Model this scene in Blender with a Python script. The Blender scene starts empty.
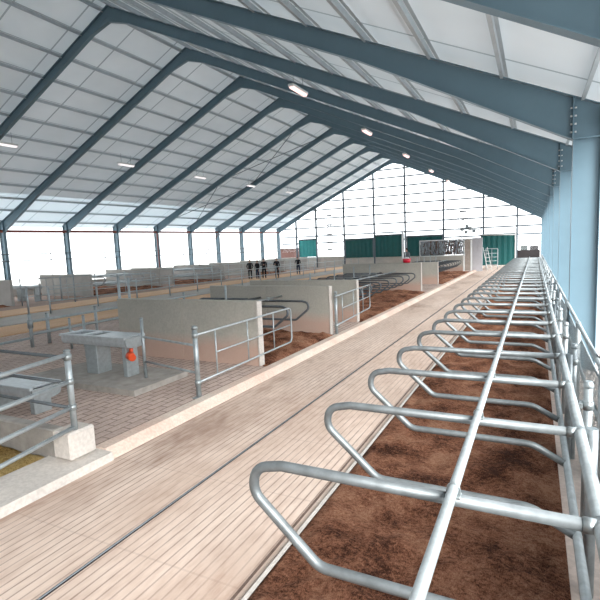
import bpy, bmesh, math, random
from mathutils import Vector, Matrix, noise
random.seed(7)
SF = .01388                      # the yard floor falls gently towards the far gable
col = bpy.context.scene.collection
R = math.radians

# ------------------------------------------------------------------ materials
def newmat(name):
    m = bpy.data.materials.new(name); m.use_nodes = True
    nt = m.node_tree; b = nt.nodes['Principled BSDF']
    return m, nt, b
def N(nt, t, **k):
    n = nt.nodes.new(t)
    for a, v in k.items():
        if a in n.inputs: n.inputs[a].default_value = v
        else: setattr(n, a, v)
    return n
def pos(nt, scale=(1, 1, 1), rot=(0, 0, 0), kind='geo'):
    if kind == 'geo': g = N(nt, 'ShaderNodeNewGeometry'); out = g.outputs['Position']
    else: g = N(nt, 'ShaderNodeTexCoord'); out = g.outputs['Object']
    mp = N(nt, 'ShaderNodeMapping'); mp.inputs['Scale'].default_value = scale; mp.inputs['Rotation'].default_value = rot
    nt.links.new(out, mp.inputs['Vector']); return mp.outputs['Vector']
def ramp(nt, fac, stops):
    r = N(nt, 'ShaderNodeValToRGB'); e = r.color_ramp.elements
    while len(e) < len(stops): e.new(.5)
    for i, (p, c) in enumerate(stops): e[i].position = p; e[i].color = (*c, 1)
    nt.links.new(fac, r.inputs['Fac']); return r.outputs['Color']
def noi(nt, vec, scale, detail=4, rough=.6):
    n = N(nt, 'ShaderNodeTexNoise'); n.inputs['Scale'].default_value = scale
    n.inputs['Detail'].default_value = detail; n.inputs['Roughness'].default_value = rough
    nt.links.new(vec, n.inputs['Vector']); return n.outputs['Fac']
def mix(nt, fac, a, b, blend='MIX'):
    m = N(nt, 'ShaderNodeMix', data_type='RGBA', blend_type=blend)
    if isinstance(fac, float): m.inputs[0].default_value = fac
    else: nt.links.new(fac, m.inputs[0])
    for s, v in ((6, a), (7, b)):
        if isinstance(v, tuple): m.inputs[s].default_value = (*v, 1)
        else: nt.links.new(v, m.inputs[s])
    return m.outputs[2]
def bump(nt, b, h, strength=.3, dist=.01):
    n = N(nt, 'ShaderNodeBump'); n.inputs['Strength'].default_value = strength; n.inputs['Distance'].default_value = dist
    nt.links.new(h, n.inputs['Height']); nt.links.new(n.outputs['Normal'], b.inputs['Normal'])
def plain(name, c, rough=.5, metal=0., var=.12, scale=6., spec=.5):
    m, nt, b = newmat(name)
    v = pos(nt); f = noi(nt, v, scale)
    lo = tuple(x * (1 - var) for x in c); hi = tuple(min(1, x * (1 + var)) for x in c)
    nt.links.new(ramp(nt, f, [(.3, lo), (.7, hi)]), b.inputs['Base Color'])
    b.inputs['Roughness'].default_value = rough; b.inputs['Metallic'].default_value = metal
    b.inputs['Specular IOR Level'].default_value = spec
    return m
M = {}
M['galv'] = plain('galvanised_steel', (.34, .385, .405), .40, .5, .22, 9)
M['galv_light'] = plain('bright_galvanised_steel', (.40, .45, .47), .38, .5, .15, 14)
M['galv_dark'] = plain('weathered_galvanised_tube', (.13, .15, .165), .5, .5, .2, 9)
M['galv_row'] = plain('dull_galvanised_tube', (.20, .225, .235), .48, .5, .22, 9)
M['clamp'] = plain('clamp_steel', (.34, .38, .39), .4, .7, .2, 30)
M['paint'] = plain('blue_grey_steel_paint', (.12, .20, .25), .42, 0, .05, 2)
M['purlin'] = plain('purlin_steel', (.44, .49, .52), .5, .3, .08, 3)
M['girt'] = plain('girt_steel', (.12, .15, .18), .5, .2, .08, 3)
M['rust'] = plain('red_oxide_primer', (.24, .065, .05), .6, 0, .15, 5)
M['teal'] = plain('teal_pvc_sheet', (.0, .085, .085), .55, 0, .1, 3)
M['teal_backlit'] = plain('backlit_teal_pvc_sheet', (.03, .34, .34), .5, 0, .1, 3)  # paler teal: daylight showing through the curtain is put into the colour
M['white'] = plain('white_paint', (.72, .75, .75), .4, 0, .04, 6)
M['orange'] = plain('orange_plastic', (.75, .09, .025), .35, 0, .05, 8)
M['red'] = plain('red_plastic', (.62, .01, .04), .35, 0, .05, 8)
M['dark'] = plain('dark_brown_sheet', (.015, .012, .014), .7, 0, .2, 2)
M['brown'] = plain('brown_outbuilding', (.07, .032, .026), .8, 0, .15, 2)
M['greybox'] = plain('grey_container', (.05, .06, .06), .7, 0, .15, 2)
M['panel'] = plain('pale_grey_cladding', (.42, .42, .45), .6, 0, .06, 3)
M['beige'] = plain('beige_cladding', (.38, .33, .29), .7, 0, .15, 4)
M['hose'] = plain('grey_rubber_hose', (.25, .26, .29), .5, 0, .3, 12)
M['hose2'] = plain('brown_rubber_hose', (.16, .11, .09), .6, 0, .3, 12)
M['steelshine'] = plain('stainless_steel', (.60, .65, .68), .35, .45, .12, 12)
M['black_cloth'] = plain('black_cloth', (.012, .012, .016), .9, 0, .3, 20)
M['grey_cloth'] = plain('grey_cloth', (.17, .19, .21), .9, 0, .2, 20)
M['blue_cloth'] = plain('navy_cloth', (.02, .03, .06), .9, 0, .2, 20)
M['skin'] = plain('skin', (.50, .29, .21), .55, 0, .05, 20)
M['hair'] = plain('dark_hair', (.015, .011, .01), .7, 0, .2, 40)
M['mesh_bolt'] = plain('bolt_steel', (.7, .72, .74), .3, .8, .1, 30)
M['ground'] = plain('pale_gravel', (.55, .54, .52), .9, 0, .08, 1.5)

# lamp glass
m, nt, b = newmat('lamp_diffuser'); b.inputs['Base Color'].default_value = (.8, .62, .6, 1)
b.inputs['Emission Color'].default_value = (1, .62, .58, 1); b.inputs['Emission Strength'].default_value = 1.0
M['lampR'] = m
m, nt, b = newmat('lamp_diffuser_white'); b.inputs['Base Color'].default_value = (.8, .78, .8, 1)
b.inputs['Emission Color'].default_value = (1, .9, .92, 1); b.inputs['Emission Strength'].default_value = .8
M['lampL'] = m

# clear sheeting on sides and gable
m, nt, b = newmat('clear_sheeting')
nt.nodes.remove(b); out = nt.nodes['Material Output']
tr = N(nt, 'ShaderNodeBsdfTransparent'); tr.inputs[0].default_value = (.97, .98, .98, 1)
tl = N(nt, 'ShaderNodeBsdfTranslucent'); tl.inputs[0].default_value = (.9, .92, .93, 1)
ms = N(nt, 'ShaderNodeMixShader')
v = pos(nt); w = N(nt, 'ShaderNodeTexWave', wave_type='BANDS', bands_direction='DIAGONAL'); w.inputs['Scale'].default_value = .9
nt.links.new(v, w.inputs['Vector'])
mr = N(nt, 'ShaderNodeMapRange'); mr.inputs['From Min'].default_value = .9; mr.inputs['To Min'].default_value = .02; mr.inputs['To Max'].default_value = .045
nt.links.new(w.outputs['Fac'], mr.inputs['Value']); nt.links.new(mr.outputs[0], ms.inputs[0])
nt.links.new(tr.outputs[0], ms.inputs[1]); nt.links.new(tl.outputs[0], ms.inputs[2]); nt.links.new(ms.outputs[0], out.inputs[0])
M['sheet'] = m

# translucent insulated roof sheeting
m, nt, b = newmat('roof_sheeting')
v = pos(nt)
sx = N(nt, 'ShaderNodeSeparateXYZ'); nt.links.new(v, sx.inputs[0])
def joint(src, period, width, off=0.):
    a = N(nt, 'ShaderNodeMath', operation='ADD'); nt.links.new(src, a.inputs[0]); a.inputs[1].default_value = 100 * period + off
    d = N(nt, 'ShaderNodeMath', operation='DIVIDE'); nt.links.new(a.outputs[0], d.inputs[0]); d.inputs[1].default_value = period
    f = N(nt, 'ShaderNodeMath', operation='FRACT'); nt.links.new(d.outputs[0], f.inputs[0])
    l = N(nt, 'ShaderNodeMath', operation='LESS_THAN'); nt.links.new(f.outputs[0], l.inputs[0]); l.inputs[1].default_value = width / period
    return l.outputs[0]
j1 = joint(sx.outputs['Y'], 2.4, .07)
f = noi(nt, v, .35, 3)
base = ramp(nt, f, [(.3, (.70, .73, .75)), (.7, (.80, .82, .84))])
base = mix(nt, j1, base, (.26, .30, .32))
nt.links.new(base, b.inputs['Base Color']); b.inputs['Roughness'].default_value = .55
tl = N(nt, 'ShaderNodeBsdfTranslucent'); tl.inputs[0].default_value = (.80, .87, .9, 1)
ms = N(nt, 'ShaderNodeMixShader'); ms.inputs[0].default_value = .20
nt.links.new(b.outputs[0], ms.inputs[1]); nt.links.new(tl.outputs[0], ms.inputs[2])
nt.links.new(ms.outputs[0], nt.nodes['Material Output'].inputs[0])
M['roof'] = m
m2 = m.copy(); m2.name = 'roof_light_sheeting'
for n in m2.node_tree.nodes:
    if n.type == 'MIX_SHADER': n.inputs[0].default_value = .40
M['rooflight'] = m2

# concrete of the partition walls, splashed pink-brown at the foot
m, nt, b = newmat('partition_concrete')
v = pos(nt); f = noi(nt, v, 1.3, 6); f2 = noi(nt, v, 22, 3)
c = ramp(nt, f, [(.3, (.37, .365, .32)), (.7, (.47, .455, .40))])
c = mix(nt, .25, c, ramp(nt, f2, [(.35, (.30, .30, .27)), (.65, (.52, .50, .46))]))
sx = N(nt, 'ShaderNodeSeparateXYZ'); nt.links.new(v, sx.inputs[0])
fy = N(nt, 'ShaderNodeMath', operation='MULTIPLY'); nt.links.new(sx.outputs['Y'], fy.inputs[0]); fy.inputs[1].default_value = SF
h = N(nt, 'ShaderNodeMath', operation='ADD'); nt.links.new(sx.outputs['Z'], h.inputs[0]); nt.links.new(fy.outputs[0], h.inputs[1])
nz = N(nt, 'ShaderNodeMath', operation='MULTIPLY'); nt.links.new(f, nz.inputs[0]); nz.inputs[1].default_value = .25
h2 = N(nt, 'ShaderNodeMath', operation='SUBTRACT'); nt.links.new(h.outputs[0], h2.inputs[0]); nt.links.new(nz.outputs[0], h2.inputs[1])
mr = N(nt, 'ShaderNodeMapRange'); mr.inputs['From Min'].default_value = .3; mr.inputs['From Max'].default_value = .62
mr.inputs['To Min'].default_value = .75; mr.inputs['To Max'].default_value = 0; nt.links.new(h2.outputs[0], mr.inputs['Value'])
c = mix(nt, mr.outputs[0], c, (.52, .33, .26))
nt.links.new(c, b.inputs['Base Color']); b.inputs['Roughness'].default_value = .85; bump(nt, b, f2, .15, .004)
M['concrete'] = m
m, nt, b = newmat('pale_precast_concrete')
v = pos(nt); f = noi(nt, v, 1.7, 6); f2 = noi(nt, v, 25, 3)
c = ramp(nt, f, [(.3, (.50, .47, .44)), (.7, (.66, .61, .56))]); c = mix(nt, .2, c, ramp(nt, f2, [(.4, (.3, .29, .27)), (.6, (.7, .67, .63))]))
nt.links.new(c, b.inputs['Base Color']); b.inputs['Roughness'].default_value = .9; bump(nt, b, f2, .2, .004)
M['concrete_pale'] = m
M['far_concrete'] = plain('side_partition_concrete', (.43, .415, .39), .9, 0, .12, 1.5)
M['slab'] = plain('grey_slab_concrete', (.33, .31, .285), .9, 0, .2, 5)
m, nt, b = newmat('kerb_concrete')
v = pos(nt); f = noi(nt, v, 1.1, 6); f2 = noi(nt, v, 30, 3)
c = ramp(nt, f, [(.35, (.60, .41, .33)), (.65, (.66, .58, .50))]); c = mix(nt, .2, c, ramp(nt, f2, [(.4, (.35, .28, .25)), (.6, (.8, .72, .65))]))
nt.links.new(c, b.inputs['Base Color']); b.inputs['Roughness'].default_value = .9; bump(nt, b, f2, .2, .004)
M['kerb'] = m

# grooved alley floor (grooves run along the barn) with dung smears
m, nt, b = newmat('grooved_alley_concrete')
v = pos(nt); sx = N(nt, 'ShaderNodeSeparateXYZ'); nt.links.new(v, sx.inputs[0])
wob = noi(nt, pos(nt, (1, .35, 1)), 1.2, 4)
c = ramp(nt, wob, [(.3, (.52, .38, .30)), (.55, (.66, .52, .435)), (.8, (.74, .62, .53))])
grv = joint(sx.outputs['X'], .088, .016)
cross = joint(sx.outputs['Y'], 1.3, .02)
fine = noi(nt, pos(nt, (1, .25, 1)), 14, 4)
gm = N(nt, 'ShaderNodeMath', operation='MULTIPLY'); nt.links.new(grv, gm.inputs[0]); nt.links.new(ramp(nt, wob, [(.35, (.3, .3, .3)), (.6, (.9, .9, .9))]), gm.inputs[1])
c = mix(nt, gm.outputs[0], c, (.27, .19, .155))
cm = N(nt, 'ShaderNodeMath', operation='MULTIPLY'); nt.links.new(cross, cm.inputs[0]); cm.inputs[1].default_value = .25
c = mix(nt, cm.outputs[0], c, (.3, .21, .17))
big = noi(nt, pos(nt, (.75, .28, 1)), 1.0, 5, .65)
dm = N(nt, 'ShaderNodeMapRange'); dm.inputs['From Min'].default_value = .47; dm.inputs['From Max'].default_value = .64; dm.inputs['To Max'].default_value = .9
nt.links.new(big, dm.inputs['Value'])
lx = N(nt, 'ShaderNodeMapRange'); lx.inputs['From Min'].default_value = -4.3; lx.inputs['From Max'].default_value = -2.9; lx.inputs['To Min'].default_value = 1; lx.inputs['To Max'].default_value = .25
nt.links.new(sx.outputs['X'], lx.inputs['Value'])
dl = N(nt, 'ShaderNodeMath', operation='MULTIPLY'); nt.links.new(dm.outputs[0], dl.inputs[0]); nt.links.new(lx.outputs[0], dl.inputs[1])
c = mix(nt, dl.outputs[0], c, (.25, .145, .10))
c = mix(nt, .18, c, ramp(nt, fine, [(.35, (.28, .2, .16)), (.6, (.8, .7, .62))]))
nt.links.new(c, b.inputs['Base Color']); b.inputs['Roughness'].default_value = .8
inv = N(nt, 'ShaderNodeMath', operation='SUBTRACT'); inv.inputs[0].default_value = 1; nt.links.new(grv, inv.inputs[1])
bump(nt, b, inv.outputs[0], .5, .008)
M['alley'] = m
m, nt, b = newmat('stamped_concrete')
br = N(nt, 'ShaderNodeTexBrick'); br.inputs['Scale'].default_value = 1; br.inputs['Mortar Size'].default_value = .011
br.inputs['Brick Width'].default_value = .36; br.inputs['Row Height'].default_value = .15
br.inputs['Color1'].default_value = (.54, .41, .35, 1); br.inputs['Color2'].default_value = (.64, .50, .43, 1); br.inputs['Mortar'].default_value = (.15, .10, .085, 1)
nt.links.new(pos(nt, (1, 1, 1), (0, 0, R(90))), br.inputs['Vector'])
f = noi(nt, pos(nt), .8, 5); f2 = noi(nt, pos(nt), 25, 3)
c = mix(nt, ramp(nt, f, [(.35, (0, 0, 0)), (.75, (.6, .6, .6))]), br.outputs['Color'], (.25, .19, .165))
c = mix(nt, .15, c, ramp(nt, f2, [(.4, (.2, .15, .13)), (.6, (.7, .6, .55))]))
nt.links.new(c, b.inputs['Base Color']); b.inputs['Roughness'].default_value = .85; bump(nt, b, br.outputs['Fac'], -.4, .006)
M['stamped'] = m
def floormat(name, a, c2, sc=.7):
    m, nt, b = newmat(name); f = noi(nt, pos(nt, (1, .4, 1)), sc, 6); f2 = noi(nt, pos(nt), 18, 3)
    c = ramp(nt, f, [(.3, a), (.7, c2)]); c = mix(nt, .15, c, ramp(nt, f2, [(.4, tuple(x * .5 for x in a)), (.6, tuple(min(1, x * 1.3) for x in c2))]))
    nt.links.new(c, b.inputs['Base Color']); b.inputs['Roughness'].default_value = .85; return m
M['tan'] = floormat('tan_feed_lane', (.60, .36, .20), (.70, .47, .30))
M['drive'] = floormat('grey_drive_concrete', (.36, .33, .30), (.46, .43, .40))
M['dirty'] = floormat('dirty_concrete', (.26, .17, .13), (.38, .27, .22))
M['whitefloor'] = floormat('pale_edge_concrete', (.62, .52, .46), (.74, .65, .6))
# bedding
def bedmat(name, stops, sc=1.):
    m, nt, b = newmat(name)
    v = pos(nt, (1, 1.6, 1), (0, 0, R(20))); v2 = pos(nt, (2.2, .8, 1), (0, 0, R(-35)))
    f = noi(nt, v, 22 * sc, 8, .8); g = noi(nt, v2, 60 * sc, 8, .85); l = noi(nt, pos(nt), 1.6, 4)
    a = N(nt, 'ShaderNodeMath', operation='ADD'); nt.links.new(f, a.inputs[0]); nt.links.new(g, a.inputs[1])
    a2 = N(nt, 'ShaderNodeMath', operation='MULTIPLY_ADD'); nt.links.new(a.outputs[0], a2.inputs[0]); a2.inputs[1].default_value = 1.0; nt.links.new(l, a2.inputs[2])
    a3 = N(nt, 'ShaderNodeMath', operation='MULTIPLY_ADD'); nt.links.new(a2.outputs[0], a3.inputs[0]); a3.inputs[1].default_value = .8; a3.inputs[2].default_value = -.70
    nt.links.new(ramp(nt, a3.outputs[0], stops), b.inputs['Base Color'])
    b.inputs['Roughness'].default_value = .95; b.inputs['Specular IOR Level'].default_value = .15
    bump(nt, b, a.outputs[0], 1., .06); return m
M['bed'] = bedmat('composted_bedding', [(.37, (.05, .019, .011)), (.45, (.19, .077, .043)), (.54, (.34, .15, .088)), (.66, (.50, .27, .17))])
M['straw'] = bedmat('straw_bedding', [(.3, (.16, .09, .03)), (.45, (.42, .27, .09)), (.6, (.66, .48, .2)), (.75, (.8, .64, .34))])

# windbreak netting: fine open mesh
m, nt, b = newmat('windbreak_netting')
b.inputs['Base Color'].default_value = (.38, .43, .45, 1); b.inputs['Roughness'].default_value = .7
tr = N(nt, 'ShaderNodeBsdfTransparent'); ms = N(nt, 'ShaderNodeMixShader')
vo = noi(nt, pos(nt, (1, 1, 1), (R(45), 0, 0)), 75, 2, .5)
nt.links.new(ramp(nt, vo, [(.42, (0, 0, 0)), (.5, (1, 1, 1))]), ms.inputs[0])
nt.links.new(tr.outputs[0], ms.inputs[1]); nt.links.new(b.outputs[0], ms.inputs[2]); nt.links.new(ms.outputs[0], nt.nodes['Material Output'].inputs[0])
M['net'] = m

# ------------------------------------------------------------------ mesh builder (world coordinates)
class MB:
    def __init__(s): s.v = []; s.f = []; s.sm = []
    def add(s, vs, fs, smooth=False):
        o = len(s.v); s.v += [Vector(p) for p in vs]
        for f in fs: s.f.append(tuple(i + o for i in f)); s.sm.append(smooth)
        return s
    def box(s, x0, x1, y0, y1, z0, z1, ch=0.):
        if ch <= 0:
            return s.add([(x, y, z) for z in (z0, z1) for y in (y0, y1) for x in (x0, x1)],
                  [(0, 2, 3, 1), (4, 5, 7, 6), (0, 1, 5, 4), (2, 6, 7, 3), (0, 4, 6, 2), (1, 3, 7, 5)])
        bm = bmesh.new(); bmesh.ops.create_cube(bm, size=1)
        for v in bm.verts: v.co = ((x0 + x1) / 2 + v.co.x * (x1 - x0), (y0 + y1) / 2 + v.co.y * (y1 - y0), (z0 + z1) / 2 + v.co.z * (z1 - z0))
        bmesh.ops.bevel(bm, geom=bm.edges[:], offset=ch, segments=1, affect='EDGES')
        bm.verts.ensure_lookup_table(); s.add([v.co.copy() for v in bm.verts], [[v.index for v in f.verts] for f in bm.faces]); bm.free(); return s
    def prism(s, poly, axis, a, b):
        """poly 2D points; axis 'x'|'y'|'z' = direction of extrusion between a and b"""
        def P(p, t):
            return {'x': (t, p[0], p[1]), 'y': (p[0], t, p[1]), 'z': (p[0], p[1], t)}[axis]
        n = len(poly); vs = [P(p, a) for p in poly] + [P(p, b) for p in poly]
        fs = [tuple(range(n))[::-1], tuple(range(n, 2 * n))] + [(i, (i + 1) % n, n + (i + 1) % n, n + i) for i in range(n)]
        return s.add(vs, fs)
    def tube(s, path, r, n=10, caps=True):
        path = [Vector(p) for p in path]; rr = r if isinstance(r, (list, tuple)) else [r] * len(path)
        T = []
        for i in range(len(path)):
            a = path[max(i - 1, 0)]; b = path[min(i + 1, len(path) - 1)]; T.append((b - a).normalized())
        up = Vector((0, 0, 1)) if abs(T[0].z) < .9 else Vector((1, 0, 0))
        u = T[0].cross(up).normalized(); vs = []; fs = []
        for i, p in enumerate(path):
            u = (u - T[i] * u.dot(T[i])).normalized(); w = T[i].cross(u)
            for k in range(n):
                a = 2 * math.pi * k / n; vs.append(p + (u * math.cos(a) + w * math.sin(a)) * rr[i])
        for i in range(len(path) - 1):
            for k in range(n): fs.append((i * n + k, i * n + (k + 1) % n, (i + 1) * n + (k + 1) % n, (i + 1) * n + k))
        s.add(vs, fs, True)
        if caps:
            L = len(path) - 1; s.add(vs[:n], [tuple(range(n))[::-1]]); s.add(vs[L * n:], [tuple(range(n))])
        return s
    def ball(s, c, r, n=8, sc=(1, 1, 1)):
        vs = []; fs = []; m_ = n
        for i in range(n // 2 + 1):
            t = math.pi * i / (n // 2)
            for k in range(m_):
                a = 2 * math.pi * k / m_; vs.append((c[0] + sc[0] * r * math.sin(t) * math.cos(a), c[1] + sc[1] * r * math.sin(t) * math.sin(a), c[2] + sc[2] * r * math.cos(t)))
        for i in range(n // 2):
            for k in range(m_): fs.append((i * m_ + k, (i + 1) * m_ + k, (i + 1) * m_ + (k + 1) % m_, i * m_ + (k + 1) % m_))
        return s.add(vs, fs, True)
    def mesh(s, name, origin=Vector((0, 0, 0)), shear=True):
        me = bpy.data.meshes.new(name)
        vs = [Vector((v.x, v.y, v.z - (SF * v.y if shear else 0))) - origin for v in s.v]
        me.from_pydata(vs, [], s.f); me.polygons.foreach_set('use_smooth', s.sm); 
        bm = bmesh.new(); bm.from_mesh(me); bmesh.ops.remove_doubles(bm, verts=bm.verts, dist=1e-5); bmesh.ops.recalc_face_normals(bm, faces=bm.faces); bm.to_mesh(me); bm.free()
        me.update(); return me

def fillet(pts, r, n=6):
    """round the inner corners of a polyline; r may be a list"""
    pts = [Vector(p) for p in pts]; out = [pts[0]]
    for i in range(1, len(pts) - 1):
        a, p, b = pts[i - 1], pts[i], pts[i + 1]; rad = r[i - 1] if isinstance(r, (list, tuple)) else r
        d1 = (a - p).normalized(); d2 = (b - p).normalized(); ang = d1.angle(d2)
        t = min(rad / math.tan(ang / 2), (a - p).length * .49 if i > 1 else (a - p).length * .95, (b - p).length * .49 if i < len(pts) - 2 else (b - p).length * .95)
        rad = t * math.tan(ang / 2)
        c = p + (d1 + d2).normalized() * (rad / math.sin(ang / 2))
        s0 = (p + d1 * t) - c; s1 = (p + d2 * t) - c; tot = s0.angle(s1); ax = s0.cross(s1).normalized()
        for k in range(n + 1): out.append(c + Matrix.Rotation(tot * k / n, 3, ax) @ s0)
    out.append(pts[-1]); return out

def props(o, label=None, cat=None, group=None, kind=None):
    if label: o['label'] = label
    if cat: o['category'] = cat
    if group: o['group'] = group
    if kind: o['kind'] = kind
    return o
def W(x, y, z, shear=True): return Vector((x, y, z - (SF * y if shear else 0)))
def empty(name, loc, label, cat, group=None, shear=True):
    o = bpy.data.objects.new(name, None); col.objects.link(o); o.location = W(*loc, shear); o.empty_display_size = .2
    return props(o, label, cat, group)
def rootloc(o):
    v = o.location.copy()
    while o.parent: o = o.parent; v += o.location
    return v
def part(name, mb, mat, parent, shear=True, label=None, kind=None):
    me = mb.mesh(name, rootloc(parent), shear); me.materials.append(M[mat])
    o = bpy.data.objects.new(name, me); col.objects.link(o); o.parent = parent
    return props(o, label, None, None, kind)
def single(name, mb, mat, label=None, cat=None, group=None, kind=None, shear=True):
    xs = [v.x for v in mb.v]; ys = [v.y for v in mb.v]; zs = [v.z for v in mb.v]
    cx, cy = (min(xs) + max(xs)) / 2, (min(ys) + max(ys)) / 2
    og = W(cx, cy, min(zs), shear)
    me = mb.mesh(name, og, shear); me.materials.append(M[mat])
    o = bpy.data.objects.new(name, me); col.objects.link(o); o.location = og
    return props(o, label, cat, group, kind)
def copy_tree(o, parent=None):
    c = o.copy(); col.objects.link(c); c.parent = parent
    for ch in o.children: copy_tree(ch, c)
    return c
def move(o, x, y, z, shear=True): o.location = W(x, y, z, shear); return o
ORD = ['nearest', 'second', 'third', 'fourth', 'fifth', 'sixth', 'seventh', 'eighth', 'ninth', 'tenth', 'eleventh', 'twelfth', 'thirteenth', 'fourteenth', 'fifteenth', 'sixteenth', 'seventeenth', 'eighteenth', 'nineteenth', 'twentieth', 'twenty-first', 'twenty-second', 'twenty-third', 'twenty-fourth', 'twenty-fifth', 'twenty-sixth', 'twenty-seventh', 'twenty-eighth', 'twenty-ninth', 'thirtieth', 'thirty-first', 'thirty-second', 'thirty-third', 'thirty-fourth', 'thirty-fifth']

# ------------------------------------------------------------------ ground and floors
Y0, YE = -5.95, 57.9
RXX = -15.55
single('floor', MB().box(-90, 60, -40, 140, -.4, -.12), 'ground', kind='structure')
single('floor', MB().box(-4.6, -1.80, Y0, YE, -.2, 0), 'alley', kind='structure')
single('floor', MB().box(-32.0, -4.84, Y0, YE, -.2, .05), 'dirty', kind='structure')
single('floor', MB().box(-1.75, 1.25, Y0, YE, -.2, .02), 'whitefloor', kind='structure')
for a, b_ in ((3.75, 8.12), (11.95, 14.11), (24.3, 29.16), (41.9, 57.8)):
    single('floor', MB().box(-9.05, -4.84, a, b_, .0, .10), 'stamped', kind='structure')
single('floor', MB().box(-14.9, -9.05, Y0, YE, 0, .10), 'stamped', kind='structure')
single('floor', MB().box(-17.0, -14.95, Y0, YE, 0, .13, .01), 'tan', kind='structure')
single('floor', MB().box(-20.15, -17.55, Y0, YE, 0, .09), 'drive', kind='structure')
single('floor', MB().box(-22.5, -20.2, Y0, YE, 0, .13, .01), 'tan', kind='structure')
# kerb between alley and left-hand blocks: a chamfered strip
kp = [(-4.585, -.02), (-4.60, .02), (-4.70, .125), (-4.88, .125), (-4.88, -.02)]
single('kerb', MB().prism(kp, 'y', 3.85, YE), 'kerb', 'long pale pink concrete kerb along the left side of the grooved alley', 'kerb')
single('kerb', MB().prism([(-4.56, -.02), (-4.58, .10), (-5.2, .115), (-5.2, -.02)], 'y', Y0, 3.85), 'concrete_pale', 'broad grey concrete kerb beside the straw pen at the lower left', 'kerb')
single('kerb', MB().box(-1.80, -1.745, Y0, 41.5, -.1, .07, .012), 'concrete_pale', 'thin pale concrete edging along the right-hand brown bedding', 'kerb')
# scraper channel with chain in the alley
ch = MB()
ch.box(-3.215, -3.18, Y0, YE, -.01, .004)
dr = empty('scraper_channel', (-3.2, 20, 0), 'dark narrow scraper groove with cable running down the middle of the alley', 'drain channel')
part('channel', ch, 'dark', dr)
cb = MB(); cb.tube([(-3.197, Y0, .008), (-3.197, YE, .008)], .008, 6); part('cable', cb, 'galv_dark', dr)
ch2 = MB().box(-1.915, -1.89, Y0, 42, -.01, .0025)
single('scraper_channel', ch2, 'hose2', 'dark groove in the alley hard against the right-hand bedding kerb', 'drain channel')

# ------------------------------------------------------------------ bedding heaps
def bed(x0, x1, y0, y1, z, amp, step, mat, label, seed, heap=0):
    nx = max(2, int((x1 - x0) / step)); vs = []; fs = []
    ys = [y0]
    while ys[-1] < y1: ys.append(min(y1, ys[-1] + step * max(1, (ys[-1]) / 8)))
    for y in ys:
        for i in range(nx + 1):
            x = x0 + (x1 - x0) * i / nx; e = min(1, (x - x0) / .12, (x1 - x) / .12, (y - y0) / .12 + .3, (y1 - y) / .12 + .3)
            h = z + amp * e * (noise.noise((x * 2.1 + seed, y * 1.7, 0)) * .9 + noise.noise((x * 7, y * 6, seed)) * .45 + noise.noise((x * 19, y * 17, seed)) * .25 + .4)
            if heap: h += heap * e * max(0, math.sin(math.pi * (x - x0) / (x1 - x0))) 
            vs.append((x, y, h))
    n = nx + 1
    for j in range(len(ys) - 1):
        for i in range(nx): fs.append((j * n + i, j * n + i + 1, (j + 1) * n + i + 1, (j + 1) * n + i))
    k = len(vs)
    # skirt
    border = [i for i in range(n)] + [j * n + nx for j in range(1, len(ys))] + [(len(ys) - 1) * n + i for i in range(nx - 1, -1, -1)] + [j * n for j in range(len(ys) - 2, 0, -1)]
    for b_ in border: vs.append((vs[b_][0], vs[b_][1], -.05))
    for q in range(len(border)):
        q2 = (q + 1) % len(border); fs.append((border[q], k + q, k + q2, border[q2]))
    mb = MB(); mb.add(vs, fs, True); single('bedding', mb, mat, label, 'bedding', kind='stuff')
bed(-1.745, .25, Y0, 41.3, .075, .075, .035, 'bed', 'long bed of rough brown compost under the right-hand row of dividers', 3)
BL = [(8.30, 11.70, 'brown compost bedding between the first and second grey partition walls'),
      (14.30, 24.05, 'brown compost bedding under the long middle bank of dividers'),
      (29.35, 41.60, 'far brown compost bedding in front of the hanging hoses')]
for i, (a, b_, l) in enumerate(BL): bed(-9.0, -4.89, a, b_, .12, .11, .09, 'bed', l, 11 + i, .05)
bed(-12, -5.21, Y0, 3.42, .10, .08, .07, 'straw', 'yellow straw litter in the pen at the lower left corner', 31)
for i, (a, b_) in enumerate([(8.5, 15.3), (21.0, 27.1), (30.2, 35.2), (41.2, 46.7)]):
    bed(-31.3, -24.9, a, b_, .08, .16, .25, 'bed', 'dark brown bedding along the left side wall, %s strip from the camera' % ORD[i].replace('nearest', 'first'), 50 + i)

# ------------------------------------------------------------------ partition walls
def pwall(x0, x1, y, h, label, t=.15, strip=True, mat='concrete'):
    r = empty('partition_wall', ((x0 + x1) / 2, y, 0), label, 'partition wall')
    mb = MB(); n = max(1, round((x1 - x0) / 2.0))
    for i in range(n):
        a = x0 + (x1 - x0) * i / n; b_ = x0 + (x1 - x0) * (i + 1) / n
        mb.box(a, b_ - .006, y, y + t, -.02, h, .012)
    part('wall_panel', mb, mat, r)
    if strip: part('end_strip', MB().box(x1, x1 + .035, y - .015, y + t + .015, .1, h - .01, .006), 'concrete_pale', r, label='pale end strip')
    return r
pwall(-9.02, -5.08, 8.12, 1.46, 'near grey concrete partition wall behind the steel water trough')
pwall(-9.02, -5.02, 11.77, 1.46, 'grey concrete partition wall just in front of the second swung-open gate')
pwall(-9.05, -5.07, 14.11, 1.45, 'grey concrete partition wall behind the second swung-open gate')
pwall(-9.4, -5.18, 24.12, 1.60, 'wide grey partition wall with the red tub on its top')
pwall(-9.0, -5.25, 29.16, 1.44, 'short-looking pale partition wall just right of the red tub wall')
pwall(-9.0, -5.42, 41.69, 1.48, 'far grey partition wall beneath the hanging grey hoses')
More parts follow.
